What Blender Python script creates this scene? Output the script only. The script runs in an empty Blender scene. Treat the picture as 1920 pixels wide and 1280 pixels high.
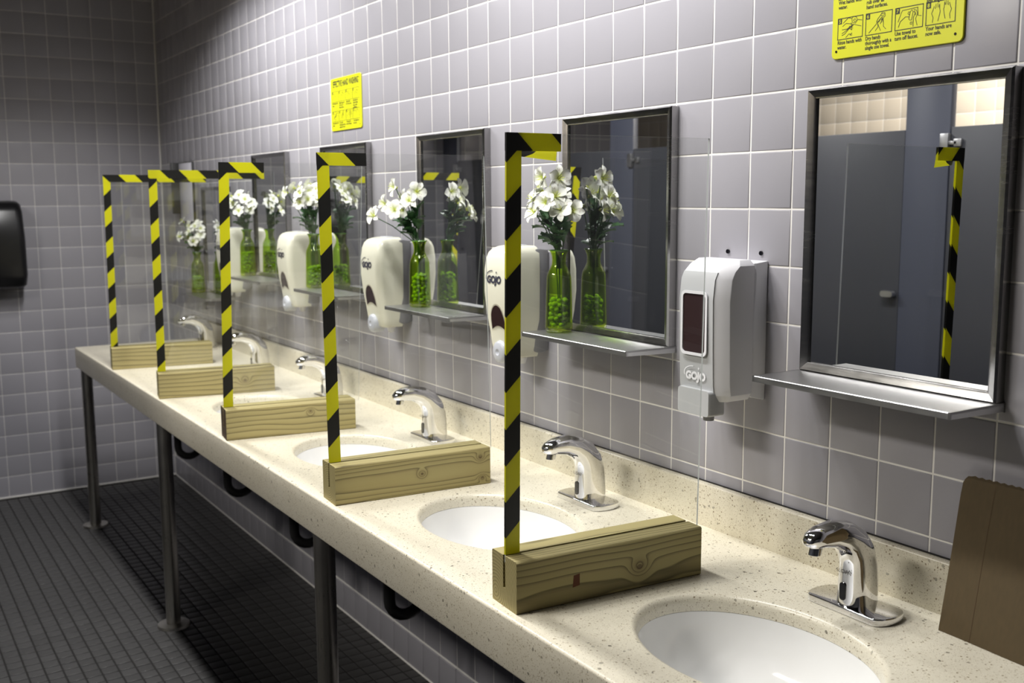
import bpy, bmesh, math, random
from mathutils import Vector, Matrix, noise
random.seed(7)
T = 0.108                      # one wall tile module in metres; everything below is in tile units
ZF = -17.06                    # floor level in tile rows
pi = math.pi
sc = bpy.context.scene
col = sc.collection
def V(x, y, z): return Vector((x*T, y*T, (z-ZF)*T))

# ------------------------------------------------------------------ camera, world, lamps, exposure
R = ((0.5360868, 0.8441433, -0.0057524), (0.1108985, -0.0771798, -0.9908304), (-0.8368467, 0.5305332, -0.1349893))
CP = (15.670061, -13.720560, -2.805376)
FPX = 1956.249
cam_d = bpy.data.cameras.new('camera'); cam = bpy.data.objects.new('camera', cam_d); col.objects.link(cam)
cam_d.sensor_fit = 'HORIZONTAL'; cam_d.sensor_width = 36.0; cam_d.lens = 36.0*FPX/1920
cam_d.clip_start = 0.02; cam_d.clip_end = 60
M = Matrix(((R[0][0], -R[1][0], -R[2][0]), (R[0][1], -R[1][1], -R[2][1]), (R[0][2], -R[1][2], -R[2][2]))).to_4x4()
M.translation = V(*CP); cam.matrix_world = M
cam_d.dof.use_dof = True; cam_d.dof.focus_distance = 1.95; cam_d.dof.aperture_fstop = 6.0
sc.camera = cam
world = bpy.data.worlds.new('world'); sc.world = world; world.use_nodes = True
world.node_tree.nodes['Background'].inputs[0].default_value = (0.9, 0.93, 1.0, 1)
world.node_tree.nodes['Background'].inputs[1].default_value = 0.01
def area(name, x, y, z, sx, sy, power, color, spread):
    d = bpy.data.lights.new(name, 'AREA'); d.shape = 'RECTANGLE'; d.size = sx; d.size_y = sy
    d.energy = power; d.color = color; d.spread = math.radians(spread)
    o = bpy.data.objects.new(name, d); col.objects.link(o); o.location = V(x, y, z); return o
CEIL = 8.3
def louvre_lamp(x, y, power):
    """ceiling fixture with a parabolic louvre: four lamps in a row, cosine distribution cut off at about 68 degrees"""
    for k in range(4):
        d = bpy.data.lights.new('counter_lamp', 'POINT'); d.energy = power/4; d.shadow_soft_size = 0.065; d.color = (1.0, 0.985, 0.97); d.use_nodes = True
        nt = d.node_tree; em = nt.nodes['Emission']; tc = nt.nodes.new('ShaderNodeTexCoord'); sp = nt.nodes.new('ShaderNodeSeparateXYZ')
        ab = nt.nodes.new('ShaderNodeMath'); ab.operation = 'MULTIPLY'; ab.inputs[1].default_value = -1.0
        mr = nt.nodes.new('ShaderNodeMapRange'); mr.interpolation_type = 'SMOOTHSTEP'; mr.inputs['From Min'].default_value = 0.33; mr.inputs['From Max'].default_value = 0.45
        mu = nt.nodes.new('ShaderNodeMath'); mu.operation = 'MULTIPLY'
        nt.links.new(tc.outputs['Normal'], sp.inputs[0]); nt.links.new(sp.outputs[2], ab.inputs[0]); nt.links.new(ab.outputs[0], mr.inputs['Value'])
        nt.links.new(ab.outputs[0], mu.inputs[0]); nt.links.new(mr.outputs['Result'], mu.inputs[1]); nt.links.new(mu.outputs[0], em.inputs['Strength'])
        o = bpy.data.objects.new('counter_lamp', d); col.objects.link(o); o.location = V(x+(k-1.5)*2.6, y, CEIL-0.8)
louvre_lamp(-19.5, -6.1, 178)
louvre_lamp(-2.5, -6.1, 150)
area('stall_lamp', -6.0, -24.0, CEIL-0.1, 1.2, 0.3, 85, (1.0, 0.95, 0.87), 170)
area('stall_lamp', -16.0, -27.0, CEIL-0.1, 1.6, 0.2, 13, (1.0, 0.94, 0.85), 95)
sc.view_settings.view_transform = 'Standard'; sc.view_settings.look = 'None'
sc.view_settings.exposure = 0.0; sc.view_settings.gamma = 1.0; sc.view_settings.use_curve_mapping = False
sc.cycles.max_bounces = 14; sc.cycles.transparent_max_bounces = 32; sc.cycles.glossy_bounces = 8
sc.cycles.transmission_bounces = 10; sc.cycles.diffuse_bounces = 3
sc.cycles.caustics_reflective = False; sc.cycles.caustics_refractive = False

def proj(x, y, z):
    d = (x-CP[0], y-CP[1], z-CP[2]); q = [sum(R[i][k]*d[k] for k in range(3)) for i in range(3)]
    if q[2] < 0.1: return (-1e5, -1e5)
    return 960+FPX*q[0]/q[2], 640+FPX*q[1]/q[2]

# ------------------------------------------------------------------ materials
def nmat(name):
    m = bpy.data.materials.new(name); m.use_nodes = True
    nt = m.node_tree; b = nt.nodes['Principled BSDF']; return m, nt, b
def simple(name, c, rough=0.5, metal=0.0, spec=0.5, **kw):
    m, nt, b = nmat(name)
    b.inputs['Base Color'].default_value = (*c, 1); b.inputs['Roughness'].default_value = rough
    b.inputs['Metallic'].default_value = metal; b.inputs['Specular IOR Level'].default_value = spec
    for k, v in kw.items(): b.inputs[k.replace('_', ' ')].default_value = v
    return m
def N(nt, t, **kw):
    n = nt.nodes.new(t)
    for k, v in kw.items():
        if k.startswith('i_'): n.inputs[k[2:].replace('_', ' ')].default_value = v
        else: setattr(n, k, v)
    return n
def ramp(nt, stops, interp='LINEAR'):
    r = nt.nodes.new('ShaderNodeValToRGB'); r.color_ramp.interpolation = interp
    el = r.color_ramp.elements
    while len(el) < len(stops): el.new(0.5)
    for e, (p, c) in zip(el, stops): e.position = p; e.color = (*c, 1)
    return r
def math_n(nt, op, a, b=None, clamp=False):
    n = nt.nodes.new('ShaderNodeMath'); n.operation = op; n.use_clamp = clamp
    for i, s in enumerate((a, b)):
        if s is None: continue
        if isinstance(s, (int, float)): n.inputs[i].default_value = s
        else: nt.links.new(s, n.inputs[i])
    return n.outputs[0]
def mixc(nt, fac, a, b):
    n = nt.nodes.new('ShaderNodeMix'); n.data_type = 'RGBA'
    for i, s in ((0, fac), (6, a), (7, b)):
        if isinstance(s, (int, float)): n.inputs[i].default_value = s
        elif isinstance(s, tuple): n.inputs[i].default_value = (*s, 1)
        else: nt.links.new(s, n.inputs[i])
    return n.outputs[2]

def tile_mat(name, c, rough, var=0.05, bump=0.0):
    m, nt, b = nmat(name); L = nt.links.new
    oi = N(nt, 'ShaderNodeObjectInfo'); tc = N(nt, 'ShaderNodeTexCoord'); geo = N(nt, 'ShaderNodeNewGeometry')
    nz = N(nt, 'ShaderNodeTexNoise', i_Scale=2.2, i_Detail=3.0); L(geo.outputs['Position'], nz.inputs['Vector'])
    f = math_n(nt, 'ADD', math_n(nt, 'MULTIPLY', oi.outputs['Random'], var), math_n(nt, 'MULTIPLY', nz.outputs['Fac'], var*1.2))
    lo = tuple(x*(1-var) for x in c); hi = tuple(min(1, x*(1+var)) for x in c)
    L(mixc(nt, math_n(nt, 'MULTIPLY', f, 0.5/var, True), lo, hi), b.inputs['Base Color'])
    b.inputs['Roughness'].default_value = rough
    n2 = N(nt, 'ShaderNodeTexNoise', i_Scale=60.0, i_Detail=2.0); L(geo.outputs['Position'], n2.inputs['Vector'])
    bp = N(nt, 'ShaderNodeBump', i_Strength=bump, i_Distance=0.002); L(n2.outputs['Fac'], bp.inputs['Height'])
    if bump > 0: L(bp.outputs[0], b.inputs['Normal'])
    return m
MT = {}
MT['tile'] = tile_mat('lilac_grey_wall_tile', (0.335, 0.328, 0.36), 0.32, 0.05, 0.05)
MT['tile_warm'] = tile_mat('beige_wall_tile', (0.62, 0.55, 0.45), 0.4, 0.04, 0.0)
MT['floor'] = tile_mat('dark_floor_tile', (0.060, 0.059, 0.058), 0.42, 0.18, 0.12)
def grout(name, c):
    m, nt, b = nmat(name); L = nt.links.new
    geo = N(nt, 'ShaderNodeNewGeometry'); nz = N(nt, 'ShaderNodeTexNoise', i_Scale=9.0, i_Detail=4.0); L(geo.outputs['Position'], nz.inputs['Vector'])
    L(mixc(nt, nz.outputs['Fac'], tuple(x*0.8 for x in c), tuple(x*1.1 for x in c)), b.inputs['Base Color']); b.inputs['Roughness'].default_value = 0.9
    return m
MT['grout'] = grout('pale_grout', (0.86, 0.84, 0.80))
MT['grout_dark'] = grout('dark_floor_grout', (0.016, 0.015, 0.014))
MT['paint'] = simple('ceiling_paint', (0.12, 0.12, 0.12), 0.9)
MT['chrome'] = simple('polished_chrome', (0.82, 0.82, 0.84), 0.045, 1.0)
MT['black'] = simple('black_plastic', (0.008, 0.008, 0.009), 0.28)
MT['blackgloss'] = simple('black_lens', (0.006, 0.006, 0.008), 0.06)
MT['porcelain'] = simple('white_porcelain', (0.86, 0.86, 0.85), 0.08)
MT['whiteabs'] = simple('white_plastic', (0.80, 0.80, 0.83), 0.32)
MT['greyabs'] = simple('grey_plastic_face', (0.47, 0.48, 0.49), 0.3)
MT['greybutton'] = simple('pale_grey_button', (0.50, 0.52, 0.57), 0.3)
MT['cream'] = simple('cream_plastic', (0.76, 0.75, 0.62), 0.22)
MT['darkgrey'] = simple('grey_plastic_housing', (0.20, 0.20, 0.21), 0.4)
MT['maroon'] = simple('dark_red_soap_window', (0.036, 0.020, 0.020), 0.08)
MT['maroon_lt'] = simple('dark_red_soap_bag', (0.16, 0.03, 0.03), 0.12)
MT['ink'] = simple('slate_ink', (0.045, 0.045, 0.07), 0.4)
MT['inkwhite'] = simple('white_ink', (0.85, 0.85, 0.88), 0.4)
MT['inkblack'] = simple('black_ink', (0.02, 0.02, 0.01), 0.6)
MT['inkgrey'] = simple('etched_grey', (0.10, 0.09, 0.08), 0.5)
MT['yellow'] = simple('yellow_sign_plastic', (0.66, 0.67, 0.012), 0.38)
MT['stall'] = simple('blue_grey_stall_laminate', (0.066, 0.072, 0.098), 0.38)
MT['stallchar'] = simple('charcoal_stall_laminate', (0.046, 0.048, 0.056), 0.38)
MT['mirror'] = simple('mirror_silver', (0.80, 0.81, 0.82), 0.005, 1.0)
MT['pipe'] = simple('dark_drain_pipe', (0.03, 0.03, 0.03), 0.35, 0.4)
MT['paper'] = simple('white_notice_paper', (0.75, 0.74, 0.82), 0.5)
MT['darkframe'] = simple('dark_frame', (0.03, 0.03, 0.03), 0.4)

def brushed(name, c, rough, sx):
    m, nt, b = nmat(name); L = nt.links.new
    tc = N(nt, 'ShaderNodeTexCoord'); mp = N(nt, 'ShaderNodeMapping'); mp.inputs['Scale'].default_value = sx
    L(tc.outputs['Object'], mp.inputs['Vector']); nz = N(nt, 'ShaderNodeTexNoise', i_Scale=6.0, i_Detail=6.0); L(mp.outputs[0], nz.inputs['Vector'])
    n2 = N(nt, 'ShaderNodeTexNoise', i_Scale=14.0, i_Detail=4.0); L(tc.outputs['Object'], n2.inputs['Vector'])
    b.inputs['Base Color'].default_value = (*c, 1); b.inputs['Metallic'].default_value = 1.0
    s = math_n(nt, 'ADD', math_n(nt, 'MULTIPLY', nz.outputs['Fac'], 0.18), math_n(nt, 'MULTIPLY', n2.outputs['Fac'], 0.18))
    L(math_n(nt, 'ADD', s, rough-0.15), b.inputs['Roughness']); return m
MT['steel'] = brushed('brushed_steel', (0.50, 0.50, 0.50), 0.33, (2, 60, 60))
MT['steel_frame'] = brushed('stainless_frame', (0.38, 0.375, 0.37), 0.2, (4, 4, 40))
MT['leg'] = brushed('dull_steel_leg', (0.55, 0.53, 0.48), 0.28, (60, 60, 2))

# cream solid-surface counter with brown and dark flecks
def counter_mat():
    m, nt, b = nmat('cream_speckled_counter'); L = nt.links.new
    tc = N(nt, 'ShaderNodeTexCoord'); P = tc.outputs['Object']
    base = N(nt, 'ShaderNodeTexNoise', i_Scale=7.0, i_Detail=5.0); L(P, base.inputs['Vector'])
    c = mixc(nt, base.outputs['Fac'], (0.69, 0.64, 0.505), (0.76, 0.72, 0.60))
    def flecks(scale, size, keep, colr, prev, seed):
        mp = N(nt, 'ShaderNodeMapping'); mp.inputs['Location'].default_value = (seed, seed*1.7, seed*0.3); L(P, mp.inputs['Vector'])
        nw = N(nt, 'ShaderNodeTexNoise', i_Scale=scale*1.4, i_Detail=2.0); L(mp.outputs[0], nw.inputs['Vector'])
        vm = N(nt, 'ShaderNodeVectorMath', operation='MULTIPLY_ADD'); L(nw.outputs['Color'], vm.inputs[0]); vm.inputs[1].default_value = (0.6/scale,)*3; L(mp.outputs[0], vm.inputs[2])
        vo = N(nt, 'ShaderNodeTexVoronoi', i_Scale=scale); L(vm.outputs[0], vo.inputs['Vector'])
        sp = N(nt, 'ShaderNodeSeparateColor'); L(vo.outputs['Color'], sp.inputs[0])
        near = math_n(nt, 'LESS_THAN', vo.outputs['Distance'], size)
        sel = math_n(nt, 'LESS_THAN', sp.outputs[0], keep)
        k = math_n(nt, 'MULTIPLY', math_n(nt, 'MULTIPLY', near, sel), math_n(nt, 'ADD', math_n(nt, 'MULTIPLY', sp.outputs[1], 0.6), 0.35))
        return mixc(nt, k, prev, colr)
    c = flecks(420, 0.33, 0.35, (0.30, 0.23, 0.13), c, 0.0)
    c = flecks(330, 0.36, 0.30, (0.85, 0.80, 0.66), c, 2.0)
    c = flecks(170, 0.28, 0.26, (0.22, 0.16, 0.08), c, 3.0)
    c = flecks(75, 0.21, 0.17, (0.07, 0.055, 0.035), c, 5.0)
    L(c, b.inputs['Base Color']); b.inputs['Roughness'].default_value = 0.30
    return m
MT['counter'] = counter_mat()

# timber: rings round a wandering pith; knots push the rings aside
def wood_mat(name, pith, knots, tint=1.0, seed=0.0, freq=34.0):
    m, nt, b = nmat(name); L = nt.links.new
    tc = N(nt, 'ShaderNodeTexCoord'); P = tc.outputs['Object']
    mp = N(nt, 'ShaderNodeMapping'); mp.inputs['Scale'].default_value = (9, 2.4, 9); mp.inputs['Location'].default_value = (seed, seed*2, seed)
    L(P, mp.inputs['Vector']); nz = N(nt, 'ShaderNodeTexNoise', i_Scale=1.0, i_Detail=2.0); L(mp.outputs[0], nz.inputs['Vector'])
    mp2 = N(nt, 'ShaderNodeMapping'); mp2.inputs['Scale'].default_value = (120, 3, 120); L(P, mp2.inputs['Vector'])
    fine = N(nt, 'ShaderNodeTexNoise', i_Scale=1.0, i_Detail=4.0); L(mp2.outputs[0], fine.inputs['Vector'])
    sep = N(nt, 'ShaderNodeSeparateXYZ'); L(P, sep.inputs[0])
    dx = math_n(nt, 'SUBTRACT', sep.outputs[0], pith[0]*T); dz = math_n(nt, 'SUBTRACT', sep.outputs[2], pith[1]*T)
    r = math_n(nt, 'SQRT', math_n(nt, 'ADD', math_n(nt, 'MULTIPLY', dx, dx), math_n(nt, 'MULTIPLY', dz, dz)))
    ph = math_n(nt, 'ADD', math_n(nt, 'MULTIPLY', r, freq/T*0.60), math_n(nt, 'MULTIPLY', nz.outputs['Fac'], 2.8))
    kd = None
    for (ky, kz, kr) in knots:
        d = N(nt, 'ShaderNodeVectorMath', operation='DISTANCE')
        sx = N(nt, 'ShaderNodeCombineXYZ'); sx.inputs[0].default_value = 0; L(sep.outputs[1], sx.inputs[1]); L(math_n(nt, 'MULTIPLY', sep.outputs[2], 1.25), sx.inputs[2])
        L(sx.outputs[0], d.inputs[0]); d.inputs[1].default_value = (0, ky*T, kz*T*1.25)
        q = math_n(nt, 'DIVIDE', d.outputs['Value'], kr*T)
        g = math_n(nt, 'EXPONENT', math_n(nt, 'MULTIPLY', math_n(nt, 'MULTIPLY', q, q), -0.5))
        ph = math_n(nt, 'ADD', ph, math_n(nt, 'MULTIPLY', g, 2.6))
        core = math_n(nt, 'LESS_THAN', q, 0.42)
        soft = math_n(nt, 'MULTIPLY', g, 0.35)
        kk = math_n(nt, 'MAXIMUM', math_n(nt, 'MULTIPLY', core, 0.75), soft)
        kd = kk if kd is None else math_n(nt, 'MAXIMUM', kd, kk)
    fr = math_n(nt, 'FRACT', ph)
    rp = ramp(nt, [(0.0, (0.39*tint, 0.335*tint, 0.145*tint)), (0.62, (0.35*tint, 0.295*tint, 0.125*tint)), (0.84, (0.22*tint, 0.18*tint, 0.075*tint)), (0.94, (0.12*tint, 0.10*tint, 0.042*tint)), (1.0, (0.36*tint, 0.305*tint, 0.13*tint))])
    L(fr, rp.inputs[0])
    c = mixc(nt, math_n(nt, 'MULTIPLY', math_n(nt, 'SUBTRACT', fine.outputs['Fac'], 0.35), 0.55, True), rp.outputs[0], (0.43*tint, 0.37*tint, 0.18*tint))
    if kd is not None: c = mixc(nt, kd, c, (0.085, 0.05, 0.022))
    L(c, b.inputs['Base Color']); b.inputs['Roughness'].default_value = 0.72
    bp = N(nt, 'ShaderNodeBump', i_Strength=0.25, i_Distance=0.001); L(fine.outputs['Fac'], bp.inputs['Height']); L(bp.outputs[0], b.inputs['Normal'])
    return m

def clear_mat(name, tint, ior, rough=0.0):
    """thin clear sheet: Fresnel reflection over straight-through transmission"""
    m = bpy.data.materials.new(name); m.use_nodes = True; nt = m.node_tree; L = nt.links.new
    nt.nodes.remove(nt.nodes['Principled BSDF']); out = nt.nodes['Material Output']
    tr = N(nt, 'ShaderNodeBsdfTransparent'); tr.inputs[0].default_value = (*tint, 1)
    gl = N(nt, 'ShaderNodeBsdfGlossy'); gl.inputs['Roughness'].default_value = rough; gl.inputs[0].default_value = (1, 1, 1, 1)
    lw = N(nt, 'ShaderNodeFresnel', i_IOR=ior); mx = N(nt, 'ShaderNodeMixShader')
    ge = N(nt, 'ShaderNodeNewGeometry')        # same reflectance from either side of the sheet
    L(math_n(nt, 'ADD', ior, math_n(nt, 'MULTIPLY', ge.outputs['Backfacing'], 1/ior-ior)), lw.inputs['IOR'])
    L(lw.outputs[0], mx.inputs[0]); L(tr.outputs[0], mx.inputs[1]); L(gl.outputs[0], mx.inputs[2]); L(mx.outputs[0], out.inputs[0])
    return m
MT['clear'] = clear_mat('clear_acrylic', (0.97, 0.975, 0.97), 1.45)
MT['clearedge'] = simple('frosted_cut_edge', (0.52, 0.55, 0.55), 0.4)
MT['bottle'] = clear_mat('green_glass', (0.74, 0.86, 0.13), 1.45)
MT['beads'] = simple('green_glass_beads', (0.80, 0.97, 0.05), 0.03, 0.0, 0.9, Transmission_Weight=0.5, IOR=1.4)
def tape_mat():
    m, nt, b = nmat('hazard_tape'); L = nt.links.new
    uv = N(nt, 'ShaderNodeUVMap'); sp = N(nt, 'ShaderNodeSeparateXYZ'); L(uv.outputs[0], sp.inputs[0])
    f = math_n(nt, 'FRACT', math_n(nt, 'DIVIDE', math_n(nt, 'ADD', sp.outputs[0], sp.outputs[1]), 1.14))
    L(mixc(nt, math_n(nt, 'LESS_THAN', f, 0.5), (0.72, 0.70, 0.012), (0.012, 0.012, 0.011)), b.inputs['Base Color'])
    b.inputs['Roughness'].default_value = 0.42
    tl = N(nt, 'ShaderNodeBsdfTranslucent'); L(b.inputs['Base Color'].links[0].from_socket, tl.inputs[0]); mx = N(nt, 'ShaderNodeMixShader'); mx.inputs[0].default_value = 0.35
    L(b.outputs[0], mx.inputs[1]); L(tl.outputs[0], mx.inputs[2]); L(mx.outputs[0], nt.nodes['Material Output'].inputs[0]); return m
MT['tape'] = tape_mat()
def petal_mat():
    m, nt, b = nmat('white_silk_petal'); L = nt.links.new
    uv = N(nt, 'ShaderNodeUVMap'); sp = N(nt, 'ShaderNodeSeparateXYZ'); L(uv.outputs[0], sp.inputs[0])
    rp = ramp(nt, [(0.0, (0.55, 0.62, 0.20)), (0.22, (0.76, 0.80, 0.55)), (0.40, (0.86, 0.87, 0.78)), (0.93, (0.87, 0.88, 0.84)), (1.0, (0.72, 0.74, 0.42))]); L(sp.outputs[1], rp.inputs[0])
    mp = N(nt, 'ShaderNodeMapping'); mp.inputs['Scale'].default_value = (11, 4.5, 1); L(uv.outputs[0], mp.inputs['Vector'])
    vo = N(nt, 'ShaderNodeTexVoronoi', i_Scale=1.0); L(mp.outputs[0], vo.inputs['Vector'])
    s = math_n(nt, 'LESS_THAN', vo.outputs['Distance'], 0.27)
    band = math_n(nt, 'MULTIPLY', math_n(nt, 'GREATER_THAN', sp.outputs[1], 0.42), math_n(nt, 'LESS_THAN', sp.outputs[1], 0.86))
    inner = math_n(nt, 'GREATER_THAN', sp.outputs[0], 1.0)     # speckled inner petals carry u in 1..2
    k = math_n(nt, 'MULTIPLY', math_n(nt, 'MULTIPLY', s, band), math_n(nt, 'MULTIPLY', inner, 0.85))
    L(mixc(nt, k, rp.outputs[0], (0.20, 0.05, 0.045)), b.inputs['Base Color']); b.inputs['Roughness'].default_value = 0.6
    b.inputs['Subsurface Weight'].default_value = 0.0
    return m
MT['petal'] = petal_mat()
MT['stamen'] = simple('yellow_green_throat', (0.62, 0.68, 0.12), 0.5)
MT['leafgreen'] = simple('dark_green_leaf', (0.035, 0.125, 0.032), 0.42)
MT['stemgreen'] = simple('green_stem', (0.03, 0.09, 0.025), 0.5)
def bag_mat():
    m, nt, b = nmat('brown_kraft_paper'); L = nt.links.new
    tc = N(nt, 'ShaderNodeTexCoord'); mp = N(nt, 'ShaderNodeMapping'); mp.inputs['Scale'].default_value = (60, 60, 12); L(tc.outputs['Object'], mp.inputs['Vector'])
    nz = N(nt, 'ShaderNodeTexNoise', i_Scale=3.0, i_Detail=6.0); L(mp.outputs[0], nz.inputs['Vector'])
    L(mixc(nt, nz.outputs['Fac'], (0.058, 0.038, 0.012), (0.085, 0.056, 0.020)), b.inputs['Base Color']); b.inputs['Roughness'].default_value = 0.75
    return m
MT['bag'] = bag_mat()

# ------------------------------------------------------------------ mesh helpers (tile units)
class MB:
    def __init__(s): s.v = []; s.f = []; s.uv = {}
    def add(s, vs, fs, uvs=None):
        b = len(s.v); s.v += [tuple(q) for q in vs]
        for k, f in enumerate(fs):
            if uvs: s.uv[len(s.f)] = [uvs[i] for i in f]
            s.f.append([i+b for i in f])
        return s
    def box(s, x0, x1, y0, y1, z0, z1):
        return s.add([(x0, y0, z0), (x1, y0, z0), (x1, y1, z0), (x0, y1, z0), (x0, y0, z1), (x1, y0, z1), (x1, y1, z1), (x0, y1, z1)],
                     [(0, 3, 2, 1), (4, 5, 6, 7), (0, 1, 5, 4), (1, 2, 6, 5), (2, 3, 7, 6), (3, 0, 4, 7)])
    def rings(s, rs, cap0=True, cap1=True, closed=True):
        n = len(rs[0]); vs = [p for r in rs for p in r]; fs = []
        for k in range(len(rs)-1):
            for i in range(n if closed else n-1):
                j = (i+1) % n; fs.append((k*n+i, k*n+j, (k+1)*n+j, (k+1)*n+i))
        if cap0: fs.append(tuple(reversed(range(n))))
        if cap1: fs.append(tuple((len(rs)-1)*n+i for i in range(n)))
        return s.add(vs, fs)
    def lathe(s, prof, n=24, c=(0, 0, 0), cap0=False, cap1=False, ax=(1, 1)):
        return s.rings([[(c[0]+r*ax[0]*math.cos(2*pi*i/n), c[1]+r*ax[1]*math.sin(2*pi*i/n), c[2]+z) for i in range(n)] for r, z in prof], cap0, cap1)
    def tube(s, path, rad, n=8, cap=True):
        path = [Vector(p) for p in path]; rs = []
        for k, p in enumerate(path):
            t = (path[min(k+1, len(path)-1)]-path[max(k-1, 0)]).normalized()
            a = t.cross(Vector((0.31, 0.2, 1)) if abs(t.z) < 0.95 else Vector((1, 0.1, 0))).normalized(); b = t.cross(a)
            r = rad[k] if isinstance(rad, (list, tuple)) else rad
            rs.append([p+(a*math.cos(2*pi*i/n)+b*math.sin(2*pi*i/n))*r for i in range(n)])
        return s.rings(rs, cap, cap)
    def disc(s, c, r, nrm, d, n=28, rx=1.0):
        """thick disc centred c, facing -Y by default (nrm unused axis tag)"""
        f = [(c[0]+r*rx*math.cos(2*pi*i/n), c[1], c[2]+r*math.sin(2*pi*i/n)) for i in range(n)]
        bk = [(x, y+d, z) for x, y, z in f]
        return s.rings([f, bk])
    def prism_y(s, pts, y0, y1):
        a = [(x, y0, z) for x, z in pts]; b = [(x, y1, z) for x, z in pts]; return s.rings([a, b])
    def prism_x(s, pts, x0, x1):
        return s.rings([[(x0, y, z) for y, z in pts], [(x1, y, z) for y, z in pts]])
    def mesh(s, name, mat, bevel=None, seg=2, smooth=True, angle=35):
        me = bpy.data.meshes.new(name); me.from_pydata([(x*T, y*T, z*T) for x, y, z in s.v], [], s.f)
        if s.uv:
            ul = me.uv_layers.new(name='UVMap')
            for k, p in enumerate(me.polygons):
                for j, li in enumerate(p.loop_indices):
                    if k in s.uv: ul.data[li].uv = s.uv[k][j]
        bm = bmesh.new(); bm.from_mesh(me)
        if not s.uv: bmesh.ops.recalc_face_normals(bm, faces=bm.faces)
        if bevel:
            es = [e for e in bm.edges if len(e.link_faces) == 2 and e.calc_face_angle(0) > math.radians(30)]
            bmesh.ops.bevel(bm, geom=es, offset=bevel*T, segments=seg, profile=0.5, affect='EDGES', clamp_overlap=True)
        bm.to_mesh(me); bm.free()
        if mat: me.materials.append(mat)
        if smooth:
            me.polygons.foreach_set('use_smooth', [True]*len(me.polygons)); me.set_sharp_from_angle(angle=math.radians(angle))
        return me
def link(name, me, parent=None, loc=None):
    o = bpy.data.objects.new(name, me); col.objects.link(o)
    if parent: o.parent = parent
    if loc is not None: o.location = loc
    return o
def part(name, mb, mat, parent, **kw): return link(name, mb.mesh(name, mat, **kw), parent)
def thing(name, label, cat, loc, group=None, me=None):
    o = bpy.data.objects.new(name, me); col.objects.link(o); o.location = loc; o['label'] = label; o['category'] = cat
    if group: o['group'] = group
    return o
def struct(name, mb, mat, **kw):
    o = link(name, mb.mesh(name, mat, **kw)); o.location = V(0, 0, 0); o['kind'] = 'structure'; return o
def copy_tree(o, loc=None, label=None, parent=None):
    c = o.copy(); col.objects.link(c)
    if parent: c.parent = parent
    if loc is not None: c.location = loc
    if label: c['label'] = label
    for ch in list(o.children): copy_tree(ch, None, None, c)
    return c
def rrect(x0, x1, z0, z1, r, n=5):
    pts = []
    for cx, cz, a0 in ((x1-r, z1-r, 0), (x0+r, z1-r, 90), (x0+r, z0+r, 180), (x1-r, z0+r, 270)):
        for k in range(n+1):
            a = math.radians(a0+90*k/n); pts.append((cx+r*math.cos(a), cz+r*math.sin(a)))
    return pts
def text_mb(txt, width=None, size=None, bold=0.0, lead=1.0, align='LEFT', maxw=None, xs=1.0):
    """text as flat mesh in the XZ plane facing -Y, origin at the first baseline; tile units"""
    cu = bpy.data.curves.new('t', 'FONT'); cu.body = txt; cu.size = 1.0; cu.offset = bold; cu.space_line = lead; cu.resolution_u = 3; cu.align_x = align
    ob = bpy.data.objects.new('t', cu); col.objects.link(ob)
    dg = bpy.context.evaluated_depsgraph_get(); me = ob.evaluated_get(dg).to_mesh()
    vs = [tuple(v.co) for v in me.vertices]; fs = [tuple(p.vertices) for p in me.polygons]
    ob.evaluated_get(dg).to_mesh_clear(); bpy.data.objects.remove(ob); bpy.data.curves.remove(cu)
    w = max(v[0] for v in vs)-min(v[0] for v in vs)
    k = size if size else width/(w*xs)
    if maxw and w*k*xs > maxw: k = maxw/(w*xs)
    mb = MB(); mb.add([(v[0]*k*xs, 0, v[1]*k) for v in vs], fs); return mb
def ribbon(mb, pts, w, y=0.0):
    """flat stroke in the XZ plane"""
    pts = [Vector((p[0], p[1])) for p in pts]; L_, R_ = [], []
    for i, p in enumerate(pts):
        t = pts[min(i+1, len(pts)-1)]-pts[max(i-1, 0)]; t = t.normalized() if t.length > 0 else Vector((1, 0)); n = Vector((-t.y, t.x))*w/2
        L_.append((p.x+n.x, y, p.y+n.y)); R_.append((p.x-n.x, y, p.y-n.y))
    k = len(pts); mb.add(L_+R_, [(i, i+1, k+i+1, k+i) for i in range(k-1)])
def shift(mb, dx, dy, dz): mb.v = [(x+dx, y+dy, z+dz) for x, y, z in mb.v]; return mb

# ------------------------------------------------------------------ room shell
XL, XN, YB = -39.05, 25.0, -30.4           # far wall, wall behind the camera, wall behind the stalls
GD = 0.011                                 # grout depth
wall_right = struct('wall_right', MB().box(XL-1, XN+1, GD, 1.2, ZF-0.3, CEIL+0.3), MT['grout'])
wall_far = struct('wall_far', MB().box(XL-1.2, XL-GD, YB-1, 1.2, ZF-0.3, CEIL+0.3), MT['grout'])
wall_left = struct('wall_left', MB().box(XL-1, XN+1, YB-1.2, YB-GD, ZF-0.3, CEIL+0.3), MT['grout'])
wall_near = struct('wall_near', MB().box(XN, XN+1.2, YB-1, 1.2, ZF-0.3, CEIL+0.3), MT['stallchar'])
floor = struct('floor', MB().box(XL-1, XN+1, YB-1, 1, ZF-0.8, ZF-0.02), MT['grout_dark'])
ceiling = struct('ceiling', MB().box(XL-1, XN+1, YB-1, 1, CEIL, CEIL+0.8), MT['paint'])

for nm, bx_ in (('trim_1', (XL, XL+.07, -.07, 0, ZF, CEIL)), ('trim_2', (XL, XL+.08, -30, 0, ZF, ZF+.09)), ('trim_3', (XL, 20, -.085, 0, ZF, ZF+.05))):
    struct(nm, MB().box(*bx_), MT['grout'], bevel=.03)   # caulk beads in the room corner and along the floor

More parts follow.
